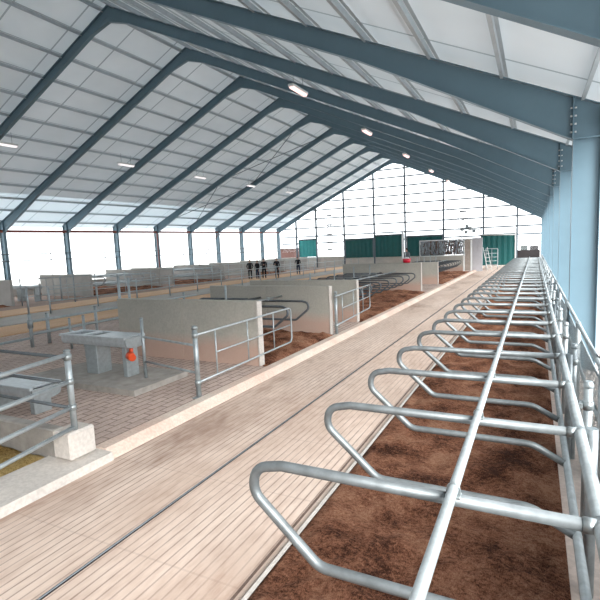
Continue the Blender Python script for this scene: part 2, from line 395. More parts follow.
LW = [(-35 + 3.6, -25.0, 15.5, 'leftmost side-wall partition, cut by the left edge of the picture'),
      (-29.9, -25.0, 20.6, 'second side-wall partition from the left edge'),
      (-31.3, -25.6, 27.3, 'third side-wall partition from the left, behind the curved dividers'),
      (-31.3, -26.7, 30.0, 'fourth side-wall partition from the left'),
      (-31.3, -25.4, 35.4, 'fifth side-wall partition from the left'),
      (-31.3, -25.4, 41.0, 'sixth side-wall partition from the left, behind the three dark-clothed people'),
      (-31.3, -25.4, 47.0, 'seventh side-wall partition from the left'),
      (-31.3, -25.4, 53.0, 'farthest side-wall partition, by the gable corner')]
for x0, x1, y, l in LW: pwall(x0, x1, y, 1.45, l, strip=False, mat='far_concrete')

# pen wall + pillar lower left
single('pen_wall', MB().box(-12, -5.07, 3.45, 3.60, -.1, .45, .015), 'slab', 'low concrete wall behind the straw pen at lower left', 'low wall')
single('pillar', MB().box(-5.06, -4.75, 3.42, 3.78, .126, .46, .025), 'concrete_pale', 'squat pale concrete block carrying the corner rail post at lower left', 'concrete block')

# ------------------------------------------------------------------ side walls, gable
single('wall_unseen_front', MB().box(-32.2, 1.2, -6.2, -6.0, -.2, 4.4).prism([(-32.2, 4.4), (1.2, 4.4), (RXX, 12.2)], 'y', -6.2, -6.0), 'panel', kind='structure')  # unseen wall behind the camera, added to darken the steel faces towards it
single('wall_left', MB().box(-32.0, -31.78, Y0, 58.3, -.2, .72, .01), 'concrete_pale', kind='structure')
# gable low wall with steel columns and girts
GY = 58.1
single('wall_back', MB().box(-31.8, -9.9, GY + .02, GY + .2, -.2, 1.45, .01), 'concrete_pale', kind='structure')
def roofz(x):      # top of rafters
    s = .463; rx = -15.55
    return 4.87 + s * (.588 - max(x, 2 * rx - x))
gcols = [-29.25, -26.26, -22.27, -18.22, -14.28, -9.72, -5.29, -1.79]
for i, x in enumerate(gcols):
    mb = MB(); z1 = roofz(x) - .3; 
    mb.box(x - .09, x + .09, GY - .10, GY - .08, -.9, z1); mb.box(x - .09, x + .09, GY + .08, GY + .10, -.9, z1); mb.box(x - .006, x + .006, GY - .09, GY + .09, -.9, z1)
    single('gable_column', mb, 'girt', 'slender steel column in the far gable, %s from its left corner' % ORD[i].replace('nearest', 'first'), 'column', shear=False)
gz = [2.5, 3.42, 4.55, 5.72, 6.85, 7.9, 9.0, 10.1, 11.1]
for i, z in enumerate(gz):
    x0, x1 = -31.7, .6
    if z > 4.4:
        k = (z + .25 - 4.87) / .463; x1 = .588 - k; x0 = -31.1 - x1
    if z < 3: x0 = -31.6; x1 = .6
    mb = MB().box(x0, x1, GY + .10, GY + .17, z - .078, z + .078)
    single('gable_rail', mb, 'girt', 'thin horizontal steel rail across the far gable, %s from the bottom' % ORD[i].replace('nearest', 'lowest'), 'rail', shear=False)
# X bracing with tensioner plates in two gable bays
def gbrace(x0, x1, zs, side, plates):
    r = empty('cross_bracing', ((x0 + x1) / 2, GY - .12, zs[0]), 'thin crossed bracing rods with small dark plates in the %s gable bay' % side, 'bracing', shear=False)
    for a, b_ in zip(zs[:-1], zs[1:]):
        part('rod', MB().tube([(x0, GY - .12, a), (x1, GY - .12, b_)], .03, 6), 'girt', r, False)
        part('rod', MB().tube([(x0, GY - .15, b_), (x1, GY - .15, a)], .03, 6), 'girt', r, False)
    for z in plates: part('tensioner_plate', MB().box((x0 + x1) / 2 - .38, (x0 + x1) / 2 + .38, GY - .2, GY - .16, z - .09, z + .09, .02), 'dark', r, False)
gbrace(-26.26, -22.27, [1.5, 3.42, 5.72], 'left', [1.6, 2.5, 3.6, 4.8, 6.0])
gbrace(-9.72, -5.29, [1.5, 3.42, 5.4], 'right', [4.55, 5.4])
# clear sheeting behind gable frame
def pent(x0, x1):
    rx = -15.55; pts = [(x0, 1.4 if x0 < -9.9 else -.5), (x1, 1.4 if x0 < -9.9 else -.5), (x1, roofz(x1) - .05)]
    if x0 < rx < x1: pts.append((rx, roofz(rx) - .05))
    pts.append((x0, roofz(x0) - .05)); return pts
edges = [-31.6] + gcols + [.55]
for i in range(len(edges) - 1):
    mb = MB(); p = pent(edges[i] + .02, edges[i + 1] - .02); mb.prism(p, 'y', GY + .22, GY + .226)
    single('window_%d' % (i + 1), mb, 'sheet', kind='structure', shear=False)
# roll curtains / teal panels in the gable
def curtain(x0, x1, z0, z1, mat, label, y=GY - .3):
    r = empty('roll_curtain', ((x0 + x1) / 2, y, z0), label, 'curtain', shear=False)
    n = int((x1 - x0) / .25); pts = []
    for i in range(n + 1): pts.append((x0 + (x1 - x0) * i / n, y + (.02 if i % 2 else -.02)))
    poly = pts + [(p[0], p[1] + .02) for p in pts[::-1]]
    part('sheet', MB().prism(poly, 'z', z0, z1), mat, r, False)
    part('roller', MB().tube([(x0 - .1, y, z1 + .08), (x1 + .1, y, z1 + .08)], .1, 10), 'galv_dark', r, False)
    for x in (x0 - .06, x1 + .06): part('guide_post', MB().box(x - .06, x + .06, y - .06, y + .06, z0, z1 + .1), 'girt', r, False)
curtain(-28.7, -26.2, .7, 2.93, 'teal_backlit', 'bright teal roll curtain at the far left of the gable')
curtain(-22.0, -18.35, .4, 2.70, 'teal', 'dark teal curtain in the gable, left one of the middle pair')
curtain(-18.0, -14.5, .4, 3.02, 'teal', 'tallest dark teal curtain in the gable, left of the white pole')
curtain(-13.95, -9.85, .4, 2.72, 'teal', 'dark teal curtain in the gable right of the white pole')
curtain(-4.87, -1.75, -.55, 2.48, 'teal', 'dark teal curtain at the right of the gable behind the small gate', y=52.)
# ------------------------------------------------------------------ portal frames
XRi, XRo, XLi, XLo, RX = .588, 1.03, -31.69, -32.13, -15.55
def side_frame(r, sgn, first):
    """sgn=+1 right, -1 left; coordinates mirrored about RX"""
    def mx(x): return x if sgn > 0 else 2 * RX - x
    y = r.location.y
    mb = MB(); z0 = -1.2; zt = 4.12
    X0, X1 = XRi, XRo
    mb.box(*sorted((mx(X0), mx(X0 + .014))), y - .10, y + .10, z0, zt)
    mb.box(*sorted((mx(X1 - .014), mx(X1))), y - .10, y + .10, z0, zt + .5)
    mb.box(*sorted((mx(X0 + .014), mx(X1 - .014))), y - .005, y + .005, z0, zt)
    part('column', mb, 'paint', r, False)
    # rafter with haunch: web polygon
    ht = lambda x: 4.85 + .463 * (XRi - x)
    web = [(mx(X0), zt), (mx(X1 - .014), zt), (mx(X1 - .014), ht(X1)), (mx(RX), ht(RX)), (mx(RX), ht(RX) - .42), (mx(-3.4), ht(-3.4) - .42), (mx(X0), zt)]
    mb = MB(); mb.prism(web[:-1], 'y', y - .005, y + .005)
    bot = [(mx(RX), ht(RX) - .42), (mx(-3.4), ht(-3.4) - .42), (mx(X0), zt)]
    top = [(mx(RX), ht(RX)), (mx(X1), ht(X1))]
    for pl, d in ((bot, -.014), (top, .014)):
        for (xa, za), (xb, zb) in zip(pl[:-1], pl[1:]):
            mb.prism([(xa, za), (xb, zb), (xb, zb + d), (xa, za + d)], 'y', y - .09, y + .09)
    part('rafter', mb, 'paint', r, False)
    # end plate with bolts, horizontal stiffener
    mb = MB(); mb.box(*sorted((mx(X0), mx(X1))), y - .095, y + .095, zt - .012, zt + .012)
    mb.box(*sorted((mx(X0 - .012), mx(X0 + .012))), y - .10, y + .10, zt, ht(X0))
    part('stiffener', mb, 'paint', r, False)
    if first:
        for k in range(4):
            for dx in (-.05, .05):
                part('bolt', MB().tube([(X0 + dx * .2, y - .06, zt + .12 + .14 * k), (X0 + dx, y - .06, zt + .12 + .14 * k)], .018, 6), 'mesh_bolt', r, False)
frames = []
nameL = {4: 'leftmost in the picture', 5: 'second from the left', 6: 'third from the left', 7: 'fourth from the left, edged in red', 8: 'fifth from the left', 9: 'sixth from the left, between the two red diagonal braces', 10: 'seventh from the left', 11: 'eighth from the left', 12: 'farthest, in the gable corner'}
for k in range(1, 13):
    y = .5 + 4.8 * k
    if k == 12: y = 57.75
    if k in nameL: l = 'steel frame whose left column is ' + nameL[k]
    else: l = {0: 'portal frame just above the camera, only its rafter near the top of the view', 1: 'blue-grey portal frame whose rafter crosses the top right corner', 2: 'portal frame with the broad pale blue column at the right edge', 3: 'blue-grey portal frame whose column is second from the right edge'}[k]
    r = empty('portal_frame', (RX, y, -1.2), l, 'steel frame', 'steel portal frames of the barn', shear=False)
    for sg in (1, -1): side_frame(r, sg, sg > 0 and k in (2, 3, 4))
    ax = MB(); zr = 4.85 + .463 * (XRi - RX)
    ax.prism([(RX - 1.1, zr - .42 - .51), (RX, zr - .62), (RX + 1.1, zr - .42 - .51), (RX + 1.1, zr - .40 - .51), (RX, zr - .40), (RX - 1.1, zr - .40 - .51)], 'y', y - .08, y + .08)
    part('ridge_gusset', ax, 'paint', r, False)
# red eave beam, diagonals, red flange
single('eave_beam', MB().box(-31.86, -31.72, Y0, 57.9, 4.08, 4.26, .01), 'rust', 'long red-brown eave beam above the left-hand openings', 'beam', shear=False)
single('eave_beam', MB().box(1.04, 1.14, Y0, 57.9, 4.3, 4.5, .01), 'paint', 'blue-grey eave beam along the right side columns', 'beam', shear=False)
ya = .5 + 4.8 * 9
single('diagonal_brace', MB().tube([(-31.71, ya - .1, 4.0), (-31.71, ya - 4.6, .05)], .04, 6), 'rust', 'red-brown diagonal brace leaning left of the sixth side column', 'brace', shear=False)
single('diagonal_brace', MB().tube([(-31.71, ya + .1, 4.0), (-31.71, ya + 4.6, .05)], .04, 6), 'rust', 'red-brown diagonal brace leaning right of the sixth side column', 'brace', shear=False)
yb = .5 + 4.8 * 7
single('brace_post', MB().box(-31.72, -31.66, yb - .2, yb - .11, -.4, 4.05, .005), 'rust', 'red-brown upright fixed beside the fourth column from the left', 'post', shear=False)
# ------------------------------------------------------------------ roof
def roof(sgn):
    def mx(x): return x if sgn > 0 else 2 * RX - x
    ht = lambda x: 4.85 + .463 * (XRi - x) + .22
    xe, xm = 1.75, -2.2
    mb = MB(); mb.prism([(mx(xm), ht(xm)), (mx(RX), ht(RX)), (mx(RX), ht(RX) + .05), (mx(xm), ht(xm) + .05)], 'y', -6, 58.6)
    c = single('ceiling', mb, 'roof', kind='structure', shear=False)
    mb = MB(); mb.prism([(mx(xe), ht(xe)), (mx(xm), ht(xm)), (mx(xm), ht(xm) + .05), (mx(xe), ht(xe) + .05)], 'y', -6, 58.6)
    e = part('roof_light', mb, 'rooflight' if sgn < 0 else 'roof', c, False, 'brighter translucent sheets along the eave')
    x = .75
    while x > RX + .2:
        z = ht(x) - .22; X = mx(x); p = MB()
        p.prism([(X, z), (X + .012, z), (X + .012, z + .14), (X, z + .14)], 'y', -6, 58.4)
        p.prism([(X - .05 * sgn, z), (X, z), (X, z + .012), (X - .05 * sgn, z + .012)], 'y', -6, 58.4)
        p.prism([(X, z + .19), (X + .06 * sgn, z + .19), (X + .06 * sgn, z + .2), (X, z + .2)], 'y', -6, 58.4)
        part('purlin', p, 'purlin', c, False)
        x -= 1.33
    return c
roof(1); roof(-1)
# long tie rods in the left slope
def lroof(x, d=.5): return 4.85 + .463 * (x + 31.69) - d
for i, (xa, ya_, xb, yb_) in enumerate([(-16.6, 38.9, -24.2, 34.1), (-24.2, 38.9, -31.2, 34.1), (-16.6, 34.1, -24.2, 38.9), (-24.2, 34.1, -31.2, 38.9)]):
    single('bracing_rod', MB().tube([(xa, ya_, lroof(xa, .2)), (xb, yb_, lroof(xb, .2))], .028, 6), 'girt', 'thin dark diagonal tie rod under the left roof slope, %s' % ['upper one leaning towards the ridge', 'lower one nearer the eave', 'upper one crossing the other way', 'lower one crossing the other way'][i], 'tie rod', shear=False)
# purlin stays (knee struts) on the right slope
for k in range(3, 8):
    y = .5 + 4.8 * k; x = -5.6
    z = 4.85 + .463 * (XRi - x)
    single('rafter_stay', MB().tube([(x, y, z - .40), (x + .05, y + .75, z + .12)], .025, 6), 'paint', 'small slanting stay from rafter to purlin on the right slope, %s from the camera' % ORD[k - 3].replace('nearest', 'first'), 'stay', shear=False)
# lamps
def lamp(x, y, z, mat, label, slope):
    r = empty('ceiling_light', (x, y, z), label, 'lamp', shear=False)
    part('housing', MB().box(x - .12, x + .12, y - .65, y + .65, z, z + .10, .02), 'white', r, False)
    part('diffuser', MB().prism([(x - .10, z), (x - .06, z - .07), (x + .06, z - .07), (x + .10, z)], 'y', y - .6, y + .6), mat, r, False)
    zz = roofz(x) - .01
    for dy in (-.4, .4): part('hanger', MB().tube([(x, y + dy, z + .1), (x, y + dy, zz + .2)], .008, 5), 'girt', r, False)
for i, y in enumerate((15.3, 23.2, 30.8, 38.3, 46.)): lamp(-23.8, y, 8.05, 'lampL', 'white strip light under the left roof slope, %s from the camera' % ORD[i].replace('nearest', 'first'), -1)
for i, y in enumerate((17.0, 25.3, 34.0, 43.0, 52.)): lamp(-8.2, y, 8.3, 'lampR', 'pinkish strip light under the right roof slope, %s from the camera' % ORD[i].replace('nearest', 'first'), 1)
# left side sheeting, one sheet per bay
ys = [.5 + 4.8 * k for k in range(2, 12)] + [57.75]
for i in range(len(ys) - 1):
    mb = MB(); mb.box(-31.95, -31.945, ys[i] + .02, ys[i + 1] - .02, .3, 4.1)
    single('window_%d' % (i + 10), mb, 'sheet', kind='structure', shear=False)
# wires above the left partitions
for z, l in ((2.45, 'lower'), (2.9, 'upper')):
    single('wire', MB().tube([(-31.3, 12, z), (-31.3, 57, z)], .032, 5), 'galv_dark', '%s thin steel wire running above the side-wall partitions' % l, 'wire')
for i in range(8):
    y = 18. + 4.8 * i + 4.6
    single('wire_post', MB().tube([(-31.3, y, 0), (-31.3, y, 3.0)], .03, 6), 'galv', 'thin post carrying the wires before the side openings, %s from the left' % ORD[i].replace('nearest', 'first'), 'post')

# ------------------------------------------------------------------ right-hand cubicle row
XR_, XN, ZT = .281, -.345, 1.2
def divider_path(y, xr=XR_, dirn=1):
    P = [(xr, y, ZT), (-1.66 + .0, y, ZT + .012), (-1.28, y, .62), (-.02, y, .62), (xr, y, .47)]
    # shape: top tube, tight round nose, sloping throat, level lower tube, short drop to the lower rail
    P = [(xr, y, ZT), (-1.32, y, ZT), (-1.505, y, 1.16), (-1.525, y, 1.0), (-1.10, y, .62), (.0, y, .62), (xr, y, .47)]
    return fillet(P, [.14, .12, .12, .14, .25], 5)
def clamp(x, y, z, r=.036):
    mb = MB(); mb.box(x - .03, x + .03, y - .045, y + .045, z - .012, z + .05, .01); mb.tube([(x - .045, y - .03, z - .045), (x + .045, y - .03, z - .045)], .009, 6); return mb
YD = 3.4413; YB = YD - 1.15
proto = empty('cubicle_divider', (XR_, YB, 0), 'curved galvanised cubicle divider of the right-hand row, nearest, cut by the lower picture edge', 'cubicle divider', 'cubicle dividers of the right-hand row')
part('loop', MB().tube(divider_path(YB), .031, 14), 'galv_row', proto)
mb = MB(); mb.box(XN - .038, XN + .038, YB - .03, YB + .03, ZT + .015, ZT + .032, .005)
mb.tube(fillet([(XN - .030, YB, ZT + .02), (XN - .030, YB, ZT + .084), (XN + .030, YB, ZT + .084), (XN + .030, YB, ZT + .02)], .028, 4), .005, 6)
part('rail_clamp', mb, 'clamp', proto)
mb = MB(); mb.tube([(XR_ - .075, YB, ZT), (XR_ - .02, YB, ZT)], .036, 12); mb.tube([(XR_, YB - .035, ZT), (XR_, YB + .035, ZT)], .040, 12); part('end_clamp', mb, 'clamp', proto)
ND = 34
for k in range(1, ND):
    o = copy_tree(proto); move(o, XR_, YB + 1.15 * k, 0)
    o['label'] = 'curved galvanised cubicle divider of the right-hand row, %s from the camera' % ORD[k]
YEND = YB + 1.15 * (ND - 1) + .1
single('neck_rail', MB().tube([(XN, -1.2, ZT + .056), (XN, YEND, ZT + .056)], .026, 12), 'galv_light', 'long straight neck rail lying across the right-hand dividers', 'rail')
r = empty('support_rail', (XR_, 20, .4), 'galvanised double rail along the right ends of the dividers', 'rail')
part('top_rail', MB().tube([(XR_, -1.2, ZT), (XR_, YEND, ZT)], .036, 12), 'galv_light', r)
part('lower_rail', MB().tube([(XR_, -1.2, .48), (XR_, YEND, .48)], .030, 10), 'galv_light', r)
y = YD; i = 0
while y < YEND:
    part('post', MB().tube([(XR_ + .075, y + .06, .0), (XR_ + .075, y + .06, ZT + .02)], .036, 12), 'galv', r)
    y += 2.3
# capped posts further out
p0 = None; y = 1.18
for i in range(24):
    yy = 2.73 + 1.55 * i
    if p0 is None:
        p0 = empty('capped_post', (.40, yy, 0), '', 'post', 'capped posts beside the right-hand row')
        part('tube', MB().tube([(.40, yy, 0), (.40, yy, 1.30)], .033, 12), 'galv_light', p0)
        part('cap', MB().tube([(.40, yy, 1.28), (.40, yy, 1.31), (.40, yy, 1.335)], [.037, .037, .026], 12), 'galv', p0)
        mbb = MB(); mbb.tube([(.40, yy, 1.10), (.40, yy, 1.17)], .041, 12); mbb.box(.33, .36, yy - .05, yy + .05, 1.11, 1.16, .006)
        part('collar', mbb, 'clamp', p0); o = p0
    else: o = copy_tree(p0); move(o, .40, yy, 0)
    o['label'] = 'stout capped galvanised post right of the dividers, %s from the camera' % ORD[i]
# hand rail with posts
r = empty('handrail', (.545, 20, 0), 'tall galvanised handrail leading down the right side of the barn', 'railing')
HX, HZ = .555, 1.30
part('top_rail', MB().tube([(HX, -.5, HZ), (HX, 46, HZ)], .027, 10), 'galv_light', r)
part('mid_rail', MB().tube([(HX, -.5, .78), (HX, 46, .78)], .02, 8), 'galv_light', r)
for i in range(16):
    yy = 2.14 + 2.65 * i
    p = part('post', MB().tube([(HX, yy, 0), (HX, yy, HZ)], .033, 10), 'galv_light', r)
    part('joint', MB().tube([(HX, yy - .05, HZ), (HX, yy + .05, HZ)], .037, 10), 'clamp', p)
# netting on the right outside the columns
r = empty('windbreak_net', (.6, 20, 0), 'grey windbreak netting hung behind the handrail, before the right-hand columns', 'netting')
mb = MB(); mb.box(.602, .606, Y0, 57, .02, 1.05); part('net', mb, 'net', r)
part('edge_tube', MB().tube([(.602, Y0, 1.06), (.602, 57, 1.06)], .012, 8), 'galv', r)

# ------------------------------------------------------------------ left-hand cubicle banks (mid block)
def midbank(y0, n, xn, what, hz=1.12):
    """dividers with the rounded nose towards the alley (to +X), hanging from a head rail at X=-7"""
    xh = -7.2
    pr = None
    for k in range(n):
        y = y0 + 1.15 * k
        if pr is None:
            pr = empty('cubicle_divider', (xh, y, 0), '', 'cubicle divider', 'cubicle dividers, ' + what)
            P = [(xh, y, hz), (xn - .18, y, hz), (xn - .01, y, hz - .04), (xn, y, hz - .2), (xn - .38, y, .62), (xh + .3, y, .62), (xh, y, .5)]
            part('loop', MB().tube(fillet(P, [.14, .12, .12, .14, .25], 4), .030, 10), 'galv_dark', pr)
            mb = MB(); mb.box(xn - 1.25, xn - 1.17, y - .045, y + .045, hz + .0, hz + .09, .008); part('rail_clamp', mb, 'galv_light', pr); o = pr
        else: o = copy_tree(pr); move(o, xh, y, 0)
        o['label'] = 'dark curved cubicle divider in %s, %s from the camera' % (what, ORD[k].replace('nearest', 'nearest'))
    ye = y0 + 1.15 * (n - 1)
    single('neck_rail', MB().tube([(xn - 1.21, y0 - 1.0, hz + .05), (xn - 1.21, ye + .9, hz + .05)], .024, 8), 'galv', 'neck rail over the dividers in %s' % what, 'rail')
    r = empty('head_rail', (xh, y0, 0), 'head rails carrying the dividers in %s' % what, 'rail')
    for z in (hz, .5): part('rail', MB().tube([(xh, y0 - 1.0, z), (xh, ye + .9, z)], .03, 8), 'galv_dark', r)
    y = y0 + .3
    while y < ye + .5: part('post', MB().tube([(xh - .07, y, .05), (xh - .07, y, 1.62)], .03, 8), 'galv_light', r, label='pale upright post'); y += 2.3
    # opposite dividers facing the back alley
    pr = None
    for k in range(n):
        y = y0 + 1.15 * k
        if pr is None:
            pr = empty('cubicle_divider', (xh - .15, y, 0), '', 'cubicle divider', 'rear-facing dividers, ' + what)
            xb = xh - .15; xm = xb - 1.75
            P = [(xb, y + .3, hz), (xm + .18, y + .3, hz), (xm + .01, y + .3, hz - .04), (xm, y + .3, hz - .2), (xm + .38, y + .3, .62), (xb - .3, y + .3, .62), (xb, y + .3, .5)]
            part('loop', MB().tube(fillet(P, [.14, .12, .12, .14, .25], 4), .030, 8), 'galv_dark', pr); o = pr
        else: o = copy_tree(pr); move(o, xh - .15, y, 0)
        o['label'] = 'dark divider facing the back alley in %s, %s from the camera' % (what, ORD[k])
midbank(9.85, 2, -5.28, 'the first left-hand bank')
midbank(15.1, 8, -5.25, 'the long middle bank')
midbank(30.2, 10, -5.4, 'the far left-hand bank')
# dividers along the left side wall
def wallbank(y0, n, what):
    pr = None; xh = -29.2; xn = -25.2; hz = 1.15
    for k in range(n):
        y = y0 + 1.15 * k
        if pr is None:
            pr = empty('cubicle_divider', (xh, y, 0), '', 'cubicle divider', 'dividers along the left side wall, ' + what)
            P = [(xh, y, hz), (xn - .18, y, hz), (xn - .01, y, hz - .04), (xn, y, hz - .2), (xn - .38, y, .62), (xh + .3, y, .62), (xh, y, .5)]
            part('loop', MB().tube(fillet(P, [.14, .12, .12, .14, .25], 4), .035, 8), 'galv', pr); o = pr
        else: o = copy_tree(pr); move(o, xh, y, 0)
        o['label'] = 'curved divider against the left side wall in %s, %s from the camera' % (what, ORD[k])
    r = empty('head_rail', (xh, y0, 0), 'head rails of %s along the left side wall' % what, 'rail')
    for z in (hz, .5): part('rail', MB().tube([(xh, y0 - .8, z), (xh, y0 + 1.15 * n - .6, z)], .03, 6), 'galv', r)
    part('neck_rail', MB().tube([(xn - 1.2, y0 - .8, hz + .05), (xn - 1.2, y0 + 1.15 * n - .6, hz + .05)], .03, 6), 'galv', r)
wallbank(21.9, 5, 'the nearest strip'); wallbank(31.0, 4, 'the middle strip'); wallbank(42.0, 4, 'the farthest strip')

# ------------------------------------------------------------------ rails and gates
def railing(name, label, posts, rails, pr=.03, rr=.022, mat='galv', cap=True, cat='railing'):
    """posts: (x,y,z0,z1); rails: lists of points"""
    r = empty(name, posts[0][:3], label, cat)
    for x, y, a, b_ in posts:
        p = part('post', MB().tube([(x, y, a), (x, y, b_)], pr, 10), mat, r)
        if cap: part('cap', MB().tube([(x, y, b_), (x, y, b_ + .02)], [pr * 1.15, pr * .8], 10), 'clamp', p)
    for pts in rails:
        part('rail', MB().tube(pts, rr, 10), mat, r)
    return r
# corner of the straw pen
r = railing('pen_railing', 'galvanised four-bar corner railing in front of the straw pen at lower left',
        [(-4.83, 3.56, .45, 1.40)], [[(-4.83, 3.56, z), (-4.60, 2.58, z), (-4.45, 1.9, z)] for z in (1.36, 1.04, .73, .49)], .036, .024, 'galv_light')
for z in (1.04, .73, 1.33): part('collar', MB().tube([(-4.83, 3.56, z - .035), (-4.83, 3.56, z + .035)], .046, 10), 'clamp', r)
for z in (1.31, 1.0, .70): part('rail', MB().tube([(-4.87, 3.60, z), (-10.6, 3.60, z)], .02, 10), 'galv_dark', r)
for x in (-7.6, -10.4): part('post', MB().tube([(x, 3.6, .45), (x, 3.6, 1.36)], .03, 10), 'galv', r)
# gates
def gate(px, py, ex, ey, h0, h1, label, nv=3, flange=True):
    r = empty('swing_gate', (px, py, .1), label, 'gate')
    p = part('post', MB().tube([(px, py, .1), (px, py, 1.28)], .042, 12), 'galv', r)
    part('cap', MB().tube([(px, py, 1.25), (px, py, 1.285), (px, py, 1.31)], [.052, .052, .03], 12), 'clamp', p)
    part('base_plate', MB().box(px - .08, px + .08, py - .08, py + .08, .1, .118, .004), 'galv', p)
    d = Vector((ex - px, ey - py, 0)); L = d.length; d.normalize()
    a = Vector((px, py, 0)) + d * .06; e = Vector((ex, ey, 0)); Z = Vector((0, 0, 1))
    part('gate_frame', MB().tube(fillet([a + Z * h1, e + Z * h1, e + Z * h0, a + Z * h0], .12, 6), .019, 10), 'galv_light', r)
    mid = (h0 + h1) / 2; s0 = a + d * (L * .14)
    part('middle_bar', MB().tube([s0 + Z * mid, e + Z * mid], .015, 8), 'galv_light', r)
    for k in range(nv):
        q = a + d * (L * (.14 + .30 * k)); part('upright', MB().tube([q + Z * h0, q + Z * h1], .014, 8), 'galv_light', r)
    for z in (h0, h1): part('hinge', MB().tube([(px, py, z - .04), (px, py, z + .04)], .054, 10), 'clamp', r)
    return r
gate(-4.92, 5.95, -5.02, 9.50, .36, 1.15, 'galvanised gate swung open along the kerb beside the first partition wall')
gate(-4.86, 11.86, -5.16, 15.75, .36, 1.17, 'galvanised gate swung open along the kerb beside the second crossover')
r = railing('trough_railing', 'two-bar rail between the water trough slab and the nearer gate post',
            [(-6.45, 6.33, .2, 1.32)], [[(-6.45, 6.33, .98), (-4.92, 5.95, .98)], [(-6.45, 6.33, .52), (-4.92, 5.95, .52)]], .03, .02, 'galv')
# feed barrier posts and rails left of the crossover
r = railing('feed_barrier', 'galvanised barrier with thick posts left of the near partition wall, beyond the water trough',
            [(-12.25, 8.02, .1, 1.0), (-12.35, 8.6, .1, .95), (-12.3, 10.2, .1, .95), (-12.4, 11.3, .1, 1.85), (-12.9, 12.2, .1, 1.7), (-12.4, 14.5, .1, .95)],
            [[(-12.25, 8.02, .80), (-12.35, 15.2, .80)], [(-12.25, 8.02, .45), (-12.35, 15.2, .45)], [(-12.25, 5.0, .35), (-12.25, 8.02, .35)]], .045, .035, 'galv_light')
part('upper_tube', MB().tube([(-12.25, 8.02, 1.0), (-12.25, 8.02, 1.75)], .026, 8), 'galv', r)
part('clamp_sleeve', MB().tube([(-12.25, 8.02, .62), (-12.25, 8.02, .86)], .07, 10), 'clamp', r)
# post behind the trough left end
railing('short_barrier', 'short post and sloping rail just behind the left end of the water trough',
        [(-9.6, 7.6, .1, 1.1), (-10.9, 8.2, .1, .9)], [[(-9.6, 7.6, .6), (-10.9, 8.2, .6)]], .03, .02, 'galv_light')
# long feed-lane railing in the middle distance
posts = [(-19.1, 13.5 + 2.55 * i, .08, 1.25) for i in range(17)]
railing('feed_railing', 'long two-bar galvanised railing along the tan feed lane in the middle distance', posts,
        [[(-19.1, 13.5, 1.15), (-19.1, 54.3, 1.15)], [(-19.1, 13.5, .62), (-19.1, 54.3, .62)]], .034, .022, 'galv_light', cap=False)
posts = [(-24.6, 15.8 + 2.4 * i, .05, 1.5) for i in range(17)]
railing('stall_railing', 'three-bar galvanised railing in front of the side-wall partitions', posts,
        [[(-24.6, 15.8, z), (-24.6, 54.2, z)] for z in (1.42, .95, .5)], .03, .02, 'galv_light', cap=False)
# barred gate before the second side partition
r = empty('barred_gate', (-23.6, 16.6, .1), 'upright-barred gate in front of the second side-wall partition', 'gate')
part('gate_frame', MB().tube(fillet([(-23.6, 16.2, .3), (-23.6, 16.2, 1.5), (-22.2, 17.2, 1.5), (-22.2, 17.2, .3), (-23.6, 16.2, .3)], .05, 3), .025, 8), 'galv', r)
for k in range(1, 5): part('bar', MB().tube([(-23.6 + .28 * k, 16.2 + .2 * k, .3), (-23.6 + .28 * k, 16.2 + .2 * k, 1.5)], .016, 6), 'galv', r)
part('post', MB().tube([(-22.2, 17.2, .05), (-22.2, 17.2, 1.75)], .04, 8), 'galv', r)

# ------------------------------------------------------------------ water troughs
def trough(x0, x1, y, z, zb, label, valve=True):
    """rounded stainless tipping trough on two box pedestals; z top, zb floor level"""
    r = empty('water_trough', ((x0 + x1) / 2, y, zb), label, 'water trough')
    w = .24; d = .20; prof = []
    for k in range(9):
        a = math.pi * k / 8; prof.append((y - w * math.cos(a), z - .09 - (d - .09) * math.sin(a) ** .6))
    outer = [(y - w, z)] + prof + [(y + w, z)]
    mb = MB(); n = len(outer); t = .012
    inner = [(y + (p[0] - y) * .93, min(z, p[1] + t)) for p in outer]
    for pl, rev in ((outer, 0), (inner, 1)):
        for i in range(n - 1):
            (ya, za), (yb, zb_) = pl[i], pl[i + 1]
            mb.add([(x0, ya, za), (x1, ya, za), (x1, yb, zb_), (x0, yb, zb_)], [(0, 1, 2, 3)])
    for x in (x0, x1): mb.add([(x, p[0], p[1]) for p in outer], [tuple(range(n))])
    part('basin', mb, 'steelshine', r)
    # top frame with openings
    mb = MB(); tt = .03
    mb.box(x0 - .03, x1 + .02, y - w - .03, y - w + .03, z - .02, z + tt, .008); mb.box(x0 - .03, x1 + .02, y + w - .03, y + w + .03, z - .02, z + tt, .008)
    L = x1 - x0
    for f0, f1 in ((0, .05), (.30, .38), (.55, .97)): mb.box(x0 + L * f0, x0 + L * f1, y - w, y + w, z - .01, z + tt - .003, .006)
    part('top_frame', mb, 'steelshine', r)
    part('water', MB().box(x0 + .02, x1 - .02, y - w * .85, y + w * .85, z - .13, z - .11), 'dark', r)
    part('rounded_end', MB().prism(outer, 'x', x1, x1 + .03), 'galv_light', r)
    h = z - .17
    part('pedestal', MB().box(x0 + L * .335, x0 + L * .52, y - .18, y + .16, zb, h + .06, .01).box(x0 + L * .33, x0 + L * .525, y - .19, y - .16, h - .04, h + .0, .004), 'galv_light', r)
    part('pedestal', MB().box(x1 - .17, x1 - .06, y - .17, y + .12, zb, h + .02, .01), 'galv_light', r)
    if valve:
        v = MB(); v.tube([(x1 - .02, y - .12, z - .33), (x1 + .11, y - .18, z - .36)], [.085, .065], 12); v.tube([(x1 - .01, y - .10, z - .30), (x1 - .03, y - .05, z - .16)], .035, 8)
        part('drain_plug', v, 'orange', r, label='orange-red drain plug')
    return r
